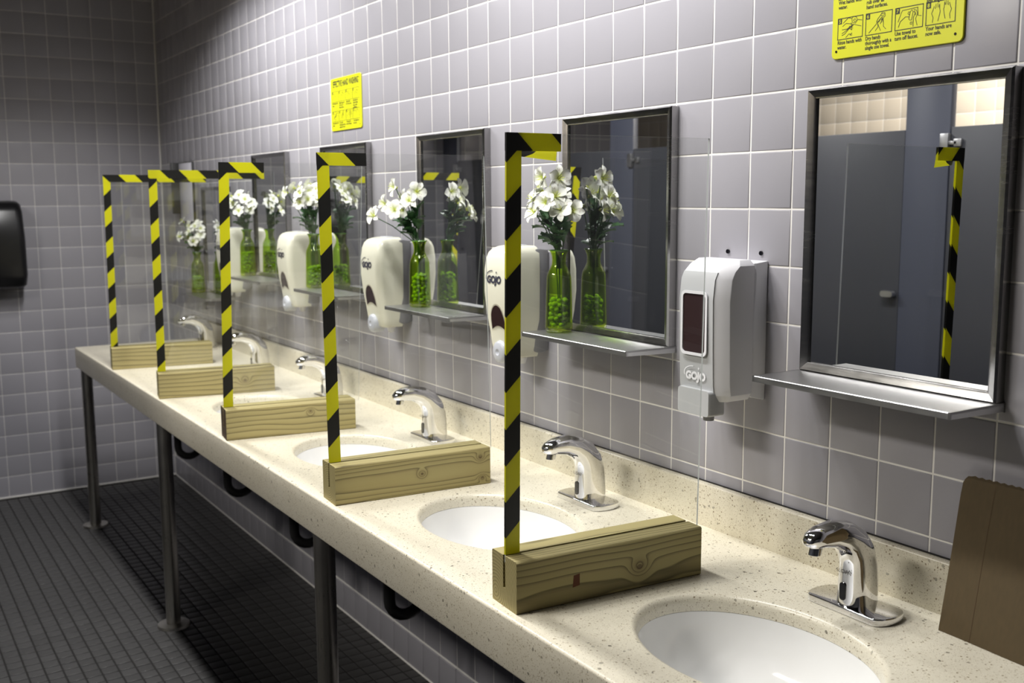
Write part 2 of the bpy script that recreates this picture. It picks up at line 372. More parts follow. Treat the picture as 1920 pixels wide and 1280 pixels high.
def tile_verts(w, h, g, e, d, ed):
    """pillow-edged tile centred at origin facing -Y: face, rounded arris, side"""
    def rg(i, y): return [(-w/2+i, y, -h/2+i), (w/2-i, y, -h/2+i), (w/2-i, y, h/2-i), (-w/2+i, y, h/2-i)]
    rs = [rg(g/2, d), rg(g/2, ed), rg(g/2+e*0.35, ed*0.30), rg(g/2+e, 0)]
    vs = [p for r in rs for p in r]; fs = []
    for k in range(3):
        for i in range(4): j = (i+1) % 4; fs.append((k*4+i, k*4+j, k*4+4+j, k*4+4+i))
    fs.append((12, 13, 14, 15)); return vs, fs
tv, tf = tile_verts(1.0, 1.0, 0.026, 0.022, 0.05, 0.012)
tile_me = MB().add(tv, tf).mesh('tile', MT['tile'], angle=60)
def rot_far(p): return (-p[1], p[0], p[2])                 # -Y face -> +X face
tv2, tf2 = tile_verts(1.0, 1.0, 0.018, 0.022, 0.05, 0.012)
tile_far_me = MB().add([rot_far(p) for p in tv2], tf2).mesh('tile', MT['tile'], angle=60)

def quad_px(c):
    q = [proj(*p) for p in c]
    if any(x < -5e4 for x, y in q): return 0, False
    xs = [x for x, y in q]; ys = [y for x, y in q]
    a = 0.5*abs(sum(q[i][0]*q[(i+1) % 4][1]-q[(i+1) % 4][0]*q[i][1] for i in range(4)))
    return a, (max(xs) > 0 and min(xs) < 1920 and max(ys) > 0 and min(ys) < 1280)
MIRR = [3.47-7.0*k for k in range(6)]                       # left edge of each mirror
MW = 3.62
def hidden(i, j):
    for k, x in enumerate(MIRR):
        dz = -1.15 if k == 5 else 0
        if x <= i and i+1 <= x+MW and -5.75+dz <= j and j+1 <= -1.05+dz: return True
    return -9.2 > j+1 > -10.2 and i < 10
cand = []
for i in range(-39, 25):
    for j in range(-16, 8):
        a, on = quad_px([(i, 0, j), (i+1, 0, j), (i+1, 0, j+1), (i, 0, j+1)])
        cand.append((a if on and not hidden(i, j) else 0, i, j))
cand.sort(reverse=True)
for k, (a, i, j) in enumerate(cand[:300]):
    o = link('tile', tile_me, wall_right, Vector((i+0.5, random.uniform(-.002, .002), j+0.5))*T)
    o.rotation_euler = (random.gauss(0, .0022), 0, random.gauss(0, .0022))
mb = MB()
for a, i, j in cand[300:]: mb.add([(x+i+0.5, y+random.uniform(-.002, .002), z+j+0.5) for x, y, z in tv], tf)
bv, bf = tile_verts(1.0, 1.0, 0.026, 0.022, 0.05, 0.012)      # base course standing on the floor
for i in range(-39, 25): mb.add([(x+i+0.5, y-0.05, z+ZF+0.53) for x, y, z in bv], bf)
o = part('tile_field', mb, MT['tile'], wall_right, angle=60); o['kind'] = 'stuff'
cand = []
for i in range(-30, 0):
    for j in range(-17, 8):
        a, on = quad_px([(XL, i, j), (XL, i+1, j), (XL, i+1, j+1), (XL, i, j+1)]); cand.append((a if on else 0, i, j))
cand.sort(reverse=True)
for k, (a, i, j) in enumerate(cand):
    if a <= 0 or k >= 290: break
    o = link('tile', tile_far_me, wall_far, Vector((XL, i+0.5, j+0.5))*T)
    o.rotation_euler = (0, random.gauss(0, .0015), random.gauss(0, .0015))
mb = MB()
for a, i, j in cand[k:]: mb.add([(XL+rot_far(p)[0], rot_far(p)[1]+i+0.5, p[2]+j+0.5) for p in tv], tf)
o = part('tile_field', mb, MT['tile'], wall_far, angle=60); o['kind'] = 'stuff'
mb = MB()
for i in range(-39, 25):
    for j in range(-8, 8): mb.add([(-x+i+0.5, YB-y, z+j+0.5) for x, y, z in tv], tf)
o = part('tile_field', mb, MT['tile_warm'], wall_left, angle=60); o['kind'] = 'stuff'

FP = 0.484                                                  # floor mosaic pitch
fv, ff = tile_verts(FP, FP, 0.045, 0.02, 0.04, 0.012)
fl = lambda p: (p[0], p[2], -p[1])                          # -Y face -> +Z face
ftile_me = MB().add([fl(p) for p in fv], ff).mesh('tile', MT['floor'], angle=60)
cand = []
for a_ in range(int((XL+0.1)/FP), 20):
    for b_ in range(-34, 0):
        x, y = a_*FP, b_*FP+0.06
        if x < XL: continue
        a, on = quad_px([(x, y, ZF), (x+FP, y, ZF), (x+FP, y+FP, ZF), (x, y+FP, ZF)])
        if not on: continue
        px, py = proj(x+FP/2, y+FP/2, ZF)
        under = py < 690+(px-140)*0.755 and px > 150 and y > -5.6 and py < 705+(px-160)*0.72
        cand.append((0 if under else a, x+FP/2, y+FP/2))
cand.sort(reverse=True)
for a, x, y in cand[:300]: link('tile', ftile_me, floor, Vector((x, y, ZF+random.uniform(-.003, .003)))*T)
mb = MB()
for a, x, y in cand[300:]:
    dz = random.uniform(-.003, .003); mb.add([(x+fl(p)[0], y+fl(p)[1], ZF+fl(p)[2]+dz) for p in fv], ff)
o = part('tile_field', mb, MT['floor'], floor, angle=60); o['kind'] = 'stuff'

# ------------------------------------------------------------------ counter with holes, apron, backsplash, legs
ZC = -9.07
CX0, CX1, CYF = -32.45, 10.6, -5.72
SINKX = [5.57-6.9*k for k in range(6)]
SA, SB, SY = 1.93, 1.42, -3.28
counter = thing('countertop', 'long cream speckled washroom countertop with round sink holes on steel legs', 'countertop', V(0, 0, 0))
mb = MB(); ER = 0.05
def strip(x0, x1, y0, y1): mb.add([(x0, y0, ZC), (x1, y0, ZC), (x1, y1, ZC), (x0, y1, ZC)], [(0, 1, 2, 3)])
edges = sorted([CX0]+[x+s*2.7 for x in SINKX for s in (-1, 1)]+[CX1])
yf, yb = CYF+ER, -.012
for k in range(0, len(edges), 2): strip(edges[k], edges[k+1], yf, yb)
for sx in SINKX:
    x0, x1 = sx-2.7, sx+2.7
    ang = [2*pi*i/72 for i in range(72)]
    for cx, cy in ((x0, yf), (x1, yf), (x1, yb), (x0, yb)): ang.append(math.atan2(cy-SY, cx-sx) % (2*pi))
    ang = sorted(set(round(a, 6) for a in ang)); n = len(ang); outer = []
    for a in ang:
        dx, dy = math.cos(a), math.sin(a); t = 1e9
        if dx > 1e-9: t = min(t, (x1-sx)/dx)
        if dx < -1e-9: t = min(t, (x0-sx)/dx)
        if dy > 1e-9: t = min(t, (yb-SY)/dy)
        if dy < -1e-9: t = min(t, (yf-SY)/dy)
        outer.append((sx+dx*t, SY+dy*t, ZC))
    def el(g, z): 
        r = []
        for a in ang:
            k_ = 1/math.hypot(math.cos(a)/(SA+g), math.sin(a)/(SB+g)); r.append((sx+math.cos(a)*k_, SY+math.sin(a)*k_, z))
        return r
    rs = [outer, el(.10, ZC), el(.06, ZC-.012), el(.025, ZC-.045), el(.005, ZC-.09), el(0, ZC-.14), el(0, ZC-.26)]
    mb.rings(rs, False, False)
# front edge roll, apron face, apron underside and inside, left and right ends
prof = [(yf, ZC)]+[(yf-ER*math.sin(a), ZC-ER+ER*math.cos(a)) for a in (pi/10, pi/5, 3*pi/10, 2*pi/5, pi/2)]+[(CYF, -9.90), (CYF+.03, -9.95), (CYF+.30, -9.95), (CYF+.32, ZC-.27)]
mb.rings([[(CX0, y, z) for y, z in prof], [(CX1, y, z) for y, z in prof]], False, False, closed=False)
part('slab', mb, MT['counter'], counter, angle=40)
part('end_panel', MB().box(CX0-.02, CX0+.22, CYF+.02, -.02, -9.95, ZC-.003), MT['counter'], counter, bevel=.04)
part('backsplash', MB().box(CX0, CX1, -.19, -.015, ZC-.1, -8.24), MT['counter'], counter, bevel=.035, seg=3)
part('caulk_joint', MB().box(CX0, CX1, -.05, -.012, -8.25, -8.225), MT['grout_dark'], counter)
for lx in (-32.75+.6, -19.05, -5.3, 8.4):
    mb = MB().lathe([(.235, ZF+.06), (.235, -9.3)], 20, (lx, -5.36, 0), True, True)
    lg = part('leg', mb, MT['leg'], counter)
    part('foot_flange', MB().lathe([(.16, ZF+.4), (.2, ZF+.4), (.22, ZF+.12), (.52, ZF+.09), (.54, ZF+.0)], 24, (lx, -5.36, 0), False, True), MT['leg'], lg)

order = ['nearest', 'second', 'third', 'fourth', 'fifth', 'sixth']
BIAS = ['cut off by the photo edge', 'behind the tallest near wood block', 'behind the second wood block', 'behind the third wood block', 'behind the fourth wood block', 'behind the farthest wood block']
bp = [(1.05, -.26), (1.0, -.265), (.985, -.45), (.93, -.78), (.80, -1.12), (.58, -1.33), (.30, -1.43), (.13, -1.46)]
bowl_me = MB().rings([[(SA*s*math.cos(2*pi*i/72), SB*s*math.sin(2*pi*i/72), z) for i in range(72)] for s, z in bp+[(.13, -1.55), (.35, -1.55), (.65, -1.45), (.9, -1.2), (1.02, -.8), (1.08, -.45), (1.08, -.27), (1.05, -.26)]], False, False).mesh('bowl', MT['porcelain'], angle=50)
drain_me = MB().lathe([(.02, -1.47), (.14, -1.47), (.19, -1.45), (.20, -1.44), (.21, -1.45)], 24, cap0=True).mesh('drain_ring', MT['chrome'])
for k, sx in enumerate(SINKX):
    s = thing('sink_basin', 'white oval sink, %s from the camera, %s' % (order[k], BIAS[k]), 'sink', V(sx, SY, ZC), 'oval sinks along the counter')
    link('bowl', bowl_me, s); link('drain_ring', drain_me, s)

# drain traps hanging under the counter
def trap():
    mb = MB(); zt = -1.75
    path = [(0, -.75, -1.56), (0, -.7, -1.9), (0, -.15, -2.2), (0, 0, -2.5), (0, 0, -3.3)]+[(0, .48-.48*math.cos(a), -4.15-.48*math.sin(a)) for a in [pi*i/10 for i in range(11)]]+[(0, .96, -3.2), (0, 1.03, -2.95), (0, 1.1, -2.85), (0, 2.35, -2.8)]
    mb.tube(path, .155, 12); return mb
trap_me = trap().mesh('pipe_bend', MT['pipe'])
nut_me = MB().lathe([(.15, -3.6), (.22, -3.6), (.22, -3.35), (.15, -3.35)], 10, cap0=True, cap1=True).mesh('slip_nut', MT['pipe'])
for k in range(2, 6):
    t = thing('drain_trap', 'black curved drain trap under the counter, below the %s sink' % order[k], 'drain pipe', V(SINKX[k], SY+.85, ZC), 'drain traps under the counter')
    link('pipe_bend', trap_me, t); link('slip_nut', nut_me, t); o = link('slip_nut', nut_me, t); o.location = Vector((0, .96, .10))*T

# ------------------------------------------------------------------ faucets
def faucet(k, x):
    f = thing('faucet', 'chrome sensor faucet at the back of the nearest sink, beside the brown paper bag', 'faucet', V(x, -1.08, ZC), 'chrome faucets along the counter')
    if k == 0:
        # deck plate: straight front, bowed ends
        pts = []
        for i in range(13):
            a = -pi/2+pi*i/12; pts.append((.58+.17*math.cos(a), .34*math.sin(a)))
        pts += [(-q[0], -q[1]) for q in pts]
        mb = MB().rings([[(px, py, z) for px, py in pts] for z in (0.0, .12)])
        part('base_plate', mb, MT['chrome'], f, bevel=.022, seg=3)
        path = [(.06, .02), (.06, .3), (.05, .58), (.0, .80), (-.13, 1.0), (-.33, 1.135), (-.58, 1.205), (-.84, 1.205), (-1.0, 1.175), (-1.09, 1.14), (-1.12, 1.125)]
        rad = [(.345, .235), (.34, .225), (.325, .215), (.30, .21), (.27, .205), (.235, .20), (.20, .19), (.165, .175), (.125, .155), (.075, .105), (.01, .03)]
        rs = []; n = 28
        for i, (py, pz) in enumerate(path):
            a0, a1 = path[max(i-1, 0)], path[min(i+1, len(path)-1)]
            ty, tz = a1[0]-a0[0], a1[1]-a0[1]; l = math.hypot(ty, tz); ty /= l; tz /= l
            if i == 0: ty, tz = 0, 1
            ny, nz = tz, -ty
            ra, rb = rad[i]; rg = []
            for q in range(n):
                c_, s_ = math.cos(2*pi*q/n), math.sin(2*pi*q/n); e = 0.80      # slightly squared section
                c2 = math.copysign(abs(c_)**e, c_); s2 = math.copysign(abs(s_)**e, s_)
                rg.append((rb*s2, py+ny*ra*c2, .11+pz+nz*ra*c2-.02))
            rs.append(rg)
        mb = MB().rings(rs); sp = part('spout', mb, MT['chrome'], f, angle=70)
        ae = MB().lathe([(.085, -.05), (.10, -.04), (.10, .06)], 16, (0, 0, 0), True, False); ae.v = [(x_, y_+z_*.25-.93, z_+1.09) for x_, y_, z_ in ae.v]
        part('aerator', ae, MT['chrome'], f)
        sw = MB().prism_y(rrect(-.055, .055, .20, .48, .05), -.296, -.2); part('sensor_window', sw, MT['blackgloss'], f)
        tx = shift(text_mb('SLOAN', width=.27, bold=.0), -.135, -.281, .62); part('lettering', tx, MT['inkgrey'], sp)
        return f
FAUX = [5.52-6.87*k for k in range(6)]
f0 = faucet(0, FAUX[0])
for k in range(1, 6):
    copy_tree(f0, V(FAUX[k], -1.08, ZC), 'chrome sensor faucet at the back of the %s sink' % order[k])

# ------------------------------------------------------------------ sneeze guards: slotted timber foot, clear sheet, hazard tape
# (front x,y) (back x,y) of the timber centreline; lean of the sheet dx at the top; tape end along the top
BLK = [((2.50, -5.54), (2.73, -2.01), .12, .92, ((-.9, -2.8), (.62, -2.42))),
       ((-4.34, -5.59), (-4.10, -2.00), -.22, 1.05, ((-.4, -2.8),)),
       ((-11.45, -5.63), (-10.98, -2.16), .85, 1.12, ((-.4, -2.8),)),
       ((-18.45, -5.62), (-17.85, -2.00), .35, 3.55, ((-.4, -2.8),)),
       ((-25.40, -5.63), (-24.92, -1.99), .85, 3.62, ((-.4, -2.8),))]
WOOD = [wood_mat('treated_pine_nearest', (-.18, .28), [(-1.15, .33, .16), (1.95, .75, .1)], 0.86, 1.3, 30),
        wood_mat('treated_pine_second', (-.05, .38), [(1.95, .43, .075), (3.35, .62, .08), (3.4, .16, .07)], 1.05, 4.1, 34),
        wood_mat('treated_pine_third', (-.1, 1.3), [(2.25, .60, .07)], 1.05, 7.7, 14),
        wood_mat('treated_pine_fourth', (.1, -1.2), [(2.7, .42, .12)], 0.95, 9.2, 12),
        wood_mat('treated_pine_fifth', (0.2, -1.6), [], 0.92, 12.9, 11)]
WOOD[0] = wood_mat('treated_pine_nearest', (-.28, .18), [(2.28, .36, .13)], 0.92, 1.3, 30)
GL = ['clear guard nearest the camera on the greyest wood block with a stained patch',
      'clear guard on the yellowish wood block with one small knot, second from the camera',
      'clear guard on the wood block with wavy dark grain, third from the camera',
      'clear guard with long taped top edge, on the wood block fourth from the camera',
      'clear guard farthest from the camera, at the far end of the counter']
def tape_strip(mb, a, b, w, off, phase, sgn=1.0):
    """folded tape along a->b (y,z plane): w = flap direction (y,z) unit*width, both faces at x = +-off, uv = (along, across)"""
    L = math.hypot(b[0]-a[0], b[1]-a[1])
    wl = math.hypot(*w)
    for s in (1, -1):
        vs = [(s*off, a[0], a[1]), (s*off, b[0], b[1]), (s*off, b[0]+w[0], b[1]+w[1]), (s*off, a[0]+w[0], a[1]+w[1])]
        mb.add(vs, [(0, 1, 2, 3) if s > 0 else (3, 2, 1, 0)], [(phase, 0), (phase+L, 0), (phase+L, sgn*wl), (phase, sgn*wl)])
    vs = [(-off, a[0], a[1]), (off, a[0], a[1]), (off, b[0], b[1]), (-off, b[0], b[1])]
    mb.add(vs, [(0, 1, 2, 3)], [(phase, -.03), (phase, 0), (phase+L, 0), (phase+L, -.03)])
PH = [-.26, .82, -.24, 1.03, .64]
PHH = [.38, .58, .33, .79, 1.18]
for k, (fr, bk, lean, tl, kn) in enumerate(BLK):
    L = math.hypot(bk[0]-fr[0], bk[1]-fr[1]); th = math.atan2(-(bk[0]-fr[0]), bk[1]-fr[1])
    g = thing('sneeze_guard', GL[k], 'divider', V(fr[0], fr[1], ZC), 'clear sneeze guards in wood blocks on the counter')
    g.rotation_euler = (0, 0, th)
    hw, hh, sl = .395, .825, .034
    w = .40
    c = .02
    pr = [(-hw+c, 0), (hw-c, 0), (hw, c), (hw, hh-c), (hw-c, hh), (sl, hh), (sl, hh-.52), (-sl, hh-.52), (-sl, hh), (-hw+c, hh), (-hw, hh-c), (-hw, c)]
    mb = MB(); n = len(pr); mb.rings([[(x, y, z) for x, z in pr] for y in (0, L)], False, False)
    for y, flip in ((0, 0), (L, 1)):                        # end grain as three quads around the saw kerf
        b = len(mb.v); mb.v += [(x, y, z) for x, z in pr]
        for f in ((0, 1, 2, 3, 4, 5, 6), (0, 6, 7), (0, 7, 8, 9, 10, 11)): mb.f.append([b+i for i in (f if not flip else f[::-1])])
    wb = part('wood_block', mb, WOOD[k], g, smooth=False)
    if k == 2:                                              # its front end is stained dark brown
        wb.data.materials.append(simple('dark_brown_end_stain', (0.055, 0.030, 0.014), 0.7))
        for i in range(n, n+3): wb.data.polygons[i].material_index = 1
    # sheet leans by `lean` over its height
    zb, zt, y0, y1, th2 = hh-.12, 7.22, .02, L+.22, .017
    def ln(m_): m_.v = [(x+lean*(z-hh)/6.4, y, z) for x, y, z in m_.v]; return m_
    mb = MB().box(-th2, th2, y0, y1, zb, zt); mb.f = [f for i, f in enumerate(mb.f) if i in (3, 5)]
    pn = part('clear_panel', ln(mb), MT['clear'], g, smooth=False)
    mb = MB().box(-th2, th2, y0, y1, zb, zt); mb.f = [f for i, f in enumerate(mb.f) if i not in (3, 5)]
    part('cut_edge', ln(mb), MT['clearedge'], pn, smooth=False)
    mb = MB(); tape_strip(mb, (y0-.006, hh+.01), (y0-.006, zt+.006), (.25, 0), th2+.006, PH[k], -1.0)
    part('tape_strip', ln(mb), MT['tape'], g, smooth=False)
    mb = MB(); tape_strip(mb, (y0-.008, zt+.009), (y0+tl, zt+.006), (0, -.26), th2+.009, PHH[k], -1.0)
    part('tape_strip', ln(mb), MT['tape'], g, smooth=False)
    if k == 0:                                              # a loose flap of the folded tape on the near guard
        mb = MB(); x_ = -th2-.03
        mb.add([(x_, y0+.27, zt-.24), (x_, y0+tl-.03, zt-.24), (x_-.02, y0+tl-.03, zt-.39), (x_-.02, y0+.27, zt-.33)], [(0, 1, 2, 3)], [(.3, 0), (.9, 0), (.9, .2), (.3, .2)])
        part('tape_flap', ln(mb), MT['tape'], g, smooth=False)
        st = MB().add([(hw+.004, 1.0, .25), (hw+.004, 1.13, .27), (hw+.004, 1.13, .46), (hw+.004, 1.02, .44)], [(0, 1, 2, 3)])
        part('stain', st, simple('red_brown_stain', (0.10, 0.030, 0.010), .8), g, smooth=False)

# ------------------------------------------------------------------ mirrors with shelf
def mirror_parts(root):
    W, H, D, B = MW, 4.66, .22, .15                         # outer width, height, depth, frame face width; origin = lower left on the wall
    def rail(p0, p1, inw):                                  # mitred rail: outer edge p0->p1, inward direction
        (x0, z0), (x1, z1) = p0, p1; dx, dz = (x1-x0), (z1-z0); l = math.hypot(dx, dz); dx /= l; dz /= l
        def pt(o, t, y): return [(x0+dx*o*t0+inw[0]*o, y, z0+dz*o*t0+inw[1]*o) for t0 in (1,)][0]
        sec = [(0, 0), (0, -D+.04), (.025, -D), (B-.03, -D+.035), (B, -D+.055), (B, -.10)]
        a = [(x0+dx*o+inw[0]*o, y, z0+dz*o+inw[1]*o) for o, y in sec]; b = [(x1-dx*o+inw[0]*o, y, z1-dz*o+inw[1]*o) for o, y in sec]
        return MB().rings([a, b], True, True)
    for p0, p1, iw in (((0, 0), (W, 0), (0, 1)), ((W, 0), (W, H), (-1, 0)), ((W, H), (0, H), (0, -1)), ((0, H), (0, 0), (1, 0))):
        part('frame_rail', rail(p0, p1, iw), MT['steel_frame'], root, angle=20)
    part('mirror_pane', MB().box(B-.02, W-B+.02, -.125, -.05, B-.02, H-B+.02), MT['mirror'], root, smooth=False)
    t = .035; dpt = 1.27
    pr = [(0, -.02), (0, .0), (-dpt+.01, .0), (-dpt, -.012), (-dpt, -.10), (-dpt+t, -.10), (-dpt+t, -t), (-t, -t), (-t, -.14), (0, -.14)]
    mb = MB().prism_x(pr, -.03, W+.03)
    for xx in (-.03, W+.03-t): mb.add([(xx, -dpt, -.10), (xx+t, -dpt, -.10), (xx+t, 0, -.13), (xx, 0, -.13), (xx, -dpt, 0), (xx+t, -dpt, 0), (xx+t, 0, 0), (xx, 0, 0)],
        [(0, 3, 2, 1), (4, 5, 6, 7), (0, 1, 5, 4), (1, 2, 6, 5), (2, 3, 7, 6), (3, 0, 4, 7)])
    part('shelf', mb, MT['steel'], root, angle=30)
ML = ['framed mirror with an empty shelf, nearest the camera', 'framed mirror behind the vase nearest the camera, between two soap dispensers', 'framed mirror third from the camera, behind the vase with leaning flowers',
      'framed mirror fourth from the camera, partly behind a taped guard', 'framed mirror fifth from the camera, behind the densest white flowers', 'lower-hung framed mirror nearest the far corner']
m0 = thing('mirror', 'steel '+ML[0], 'mirror', V(MIRR[0], 0, -5.71), 'steel framed shelf mirrors on the tiled wall'); mirror_parts(m0)
for k in range(1, 6): copy_tree(m0, V(MIRR[k], 0, -5.71-(1.15 if k == 5 else 0)), 'steel '+ML[k])

# ------------------------------------------------------------------ soap dispensers
def logo_parts(cover, cx, y, cz, w, mat, tilt=0.0):
    mb = text_mb('GOJO', width=w, bold=.06, xs=1.0); h = w*.30
    for v_i, v in enumerate(mb.v): mb.v[v_i] = (v[0]+.10*v[2]-w/2, 0, v[2])
    arc = []
    for i in range(13):
        a = math.radians(200-110*i/12); arc.append((-w*.10+w*.46*math.cos(a), w*.20+w*.26*math.sin(a)))
    ribbon(mb, arc, w*.035)
    sx_, sz_ = w*.17, w*.40
    st = [(sx_+(w*.06 if i % 2 == 0 else w*.025)*math.sin(pi*i/5), 0, sz_+(w*.06 if i % 2 == 0 else w*.025)*math.cos(pi*i/5)) for i in range(10)]
    mb.add(st, [tuple(range(10))])
    mb.v = [(x+cx, y+tilt*(z), z+cz) for x, _, z in mb.v]
    return part('lettering', mb, mat, cover, smooth=False)
# white one beside the nearest mirror
d = thing('soap_dispenser', 'white and grey soap dispenser with a tall dark red window, between the two nearest mirrors', 'soap dispenser', V(1.87, 0, -6.38))
def dsec(z, hw, f, ch):   # plan section: back at y=-.32, chamfered front corners
    return [(-hw, -.32, z), (-hw, -f+ch, z), (-hw+ch, -f, z), (hw-ch, -f, z), (hw, -f+ch, z), (hw, -.32, z)]
mb = MB().rings([dsec(z, *a) for z, a in ((0.0, (.54, .94, .12)), (.12, (.63, 1.03, .21)), (.30, (.63, 1.06, .21)), (.9, (.63, 1.08, .21)), (1.8, (.63, 1.10, .21)), (2.16, (.63, 1.06, .21)), (2.30, (.63, .99, .21)), (2.40, (.63, .88, .21)), (2.50, (.52, .70, .12)))])
cv = part('cover', mb, MT['whiteabs'], d, bevel=.012, seg=2, angle=20)
face = []
for z, f in ((.13, 1.036), (.30, 1.062), (.9, 1.082), (1.8, 1.102), (2.16, 1.062), (2.29, .998)): face.append([(-.43, -f, z), (.43, -f, z)])
mb = MB(); mb.rings([[(r[0][0], r[0][1]-.008, r[0][2]), (r[1][0], r[1][1]-.008, r[1][2]), (r[1][0], r[1][1]+.03, r[1][2]), (r[0][0], r[0][1]+.03, r[0][2])] for r in face])
fp = part('face_plate', mb, MT['greyabs'], cv, angle=60)
part('back_plate', MB().rings([[(-hw, y, z0), (hw, y, z0), (hw, y, z1), (-hw, y, z1)] for y, hw, z0, z1 in ((-.31, .60, .04, 2.44), (-.25, .615, .03, 2.44), (-.03, .64, -.02, 2.47), (0, .64, -.02, 2.47))]), MT['whiteabs'], d, bevel=.02)
wf = MB(); ou, inn = rrect(-.36, .31, .80, 1.95, .10), rrect(-.315, .265, .85, 1.90, .07)
wf.rings([[(x, -1.115-.0*z, z) for x, z in ou], [(x, -1.135, z) for x, z in ou], [(x, -1.135, z) for x, z in inn], [(x, -1.10, z) for x, z in inn]], False, False)
part('window_frame', wf, MT['whiteabs'], d)
part('soap_window', MB().prism_y(inn, -1.118, -1.09), MT['maroon'], d)
for pts in ([(.02, 1.12), (.16, 1.22)], [(.02, 1.0), (.10, 1.06), (.18, 1.10)], [(-.12, 1.86), (-.06, 1.74)]):
    pass
mb = MB().rings([[(x*s, y, z) for x, z in rrect(-.42, .44, -.26, .20, .06)] for s, y in ((1, -.8), (1, -1.10), (.93, -1.15))]); part('push_bar', mb, MT['greyabs'], d, angle=40)
part('nozzle', MB().lathe([(.10, -.42), (.12, -.2), (.14, 0.02)], 12, (0, -.75, 0), True), MT['darkgrey'], d)
for sx_ in (-.36, .47): part('mount_screw', MB().disc((sx_, -.03, 2.60), .04, 0, .03, 10), MT['blackgloss'], d)
logo_parts(fp, 0.0, -1.088, .36, .52, MT['inkwhite'], -.055)

def cream_dispenser(root):
    def sec(z, hw, f, r=.2, b=.28):
        n = 6; p = [(-hw, -b, z)]
        for cx, a0 in ((-hw+r, 180), (hw-r, 270)):
            for i in range(n+1):
                a = math.radians(a0+90*i/n); p.append((cx+r*math.cos(a), -f+r+r*math.sin(a), z))
        p.append((hw, -b, z)); return p
    rs = [sec(z, *a) for z, a in ((0, (.50, .84, .16)), (.05, (.535, .91, .18)), (.25, (.56, .95)), (.6, (.585, .99)), (1.0, (.61, 1.06)), (1.5, (.625, 1.11)), (2.0, (.628, 1.10)), (2.28, (.62, 1.06)), (2.42, (.60, 1.0)), (2.51, (.55, .92)), (2.56, (.47, .80)), (2.58, (.38, .66, .14)))]
    cv = part('cover', MB().rings(rs), MT['cream'], root, angle=50)
    hs = MB().rings([[(-hw, y, z0), (hw, y, z0), (hw, y, z1), (-hw, y, z1)] for y, hw, z0, z1 in ((-.42, .56, .12, 2.50), (-.25, .61, .08, 2.52), (0, .60, .12, 2.48))]); part('back_housing', hs, MT['darkgrey'], root, bevel=.05)
    def fy(z): # cover front depth
        zs = [(.25, .95), (.6, .99), (1.0, 1.06), (1.5, 1.11)]
        for (a, ya), (b, yb_) in zip(zs, zs[1:]):
            if z <= b: return ya+(yb_-ya)*(z-a)/(b-a)
        return 1.11
    def arch(w, z0, z1, off):
        p = []
        for i in range(9): t = i/8; p.append((-w+2*w*t, z0+.10*math.sin(pi*t)))
        for i in range(1, 12): t = i/12; a = pi*t; p.append((w*math.cos(a)**1 if True else 0, z0+(z1-z0)*math.sin(a)**.75))
        return [(x, -fy(z)-off, z) for x, z in p]
    rim = arch(.34, .60, 1.24, .006); mb = MB().rings([rim, [(x, y+.05, z) for x, y, z in rim]]); wr = part('window_rim', mb, simple('dull_cream_rim', (.45, .43, .34), .4) if 'rim' not in MT else MT['rim'], root)
    pane = arch(.30, .62, 1.20, .014); mb = MB().rings([pane, [(x, y+.05, z) for x, y, z in pane]]); part('soap_window', mb, MT['maroon'], root)
    bt = MB().rings([[(r*math.cos(2*pi*i/32), y, .10+r*math.sin(2*pi*i/32)) for i in range(32)] for r, y in ((.27, -.70), (.27, -.97), (.25, -1.03), (.19, -1.055), (.08, -1.065), (.07, -1.05), (.02, -1.04))]); part('push_button', bt, MT['greybutton'], root, angle=60)
    part('nozzle', MB().lathe([(.08, -.2), (.12, -.08), (.13, .05)], 12, (.12, -.45, 0), True), MT['whiteabs'], root)
    part('top_latch', MB().box(-.22, .22, -.60, -.36, 2.55, 2.60), MT['greybutton'], root, bevel=.02)
    logo_parts(cv, -.05, -1.116, 1.72, .62, MT['ink'], .01)
MT['rim'] = simple('dull_cream_rim', (.45, .43, .34), .4)  # window rim in a duller, darker cream than the cover
DX = [-4.94, -11.98, -19.05, -26.15]
DL = ['behind the nearest guard', 'left of the vase with leaning flowers', 'third of the cream dispensers from the camera', 'farthest cream dispenser, behind the third taped guard']
cd = thing('soap_dispenser', 'cream soap dispenser with a round grey push button, '+DL[0], 'soap dispenser', V(DX[0], 0, -6.45), 'cream soap dispensers between the mirrors'); cream_dispenser(cd)
for k in range(1, 4): copy_tree(cd, V(DX[k], 0, -6.45), ('cream soap dispenser with a round grey button, ' if k == 1 else 'cream soap dispenser, ')+DL[k])

# ------------------------------------------------------------------ vases, beads, flowers
bot_prof = [(.0, .02), (.20, .015), (.218, .04), (.222, .10), (.215, .35), (.205, .80), (.198, .98), (.185, 1.06), (.155, 1.14), (.128, 1.22), (.122, 1.30), (.130, 1.38), (.160, 1.45), (.168, 1.47), (.160, 1.475)]
inn_prof = [(.145, 1.45), (.110, 1.37), (.104, 1.30), (.110, 1.22), (.138, 1.13), (.170, 1.05), (.182, .97), (.190, .80), (.198, .35), (.203, .12), (.19, .08), (.0, .07)]
VS = 1.22
WID = lambda a, b: a*VS*(1.12 if b < 1.08 else 1.06 if b < 1.2 else 1.0)
bot_prof = [(WID(a, b), b*VS) for a, b in bot_prof]; inn_prof = [(WID(a, b), b*VS) for a, b in inn_prof]
bottle_me = MB().lathe(bot_prof+inn_prof, 32).mesh('glass_bottle', MT['bottle'], angle=80)
rim_me = MB().lathe([(.168*VS+.014*math.cos(2*pi*i/8), 1.47*VS+.014*math.sin(2*pi*i/8)) for i in range(9)], 32).mesh('rim', simple('green_glass_rim', (.10, .28, .03), .08))
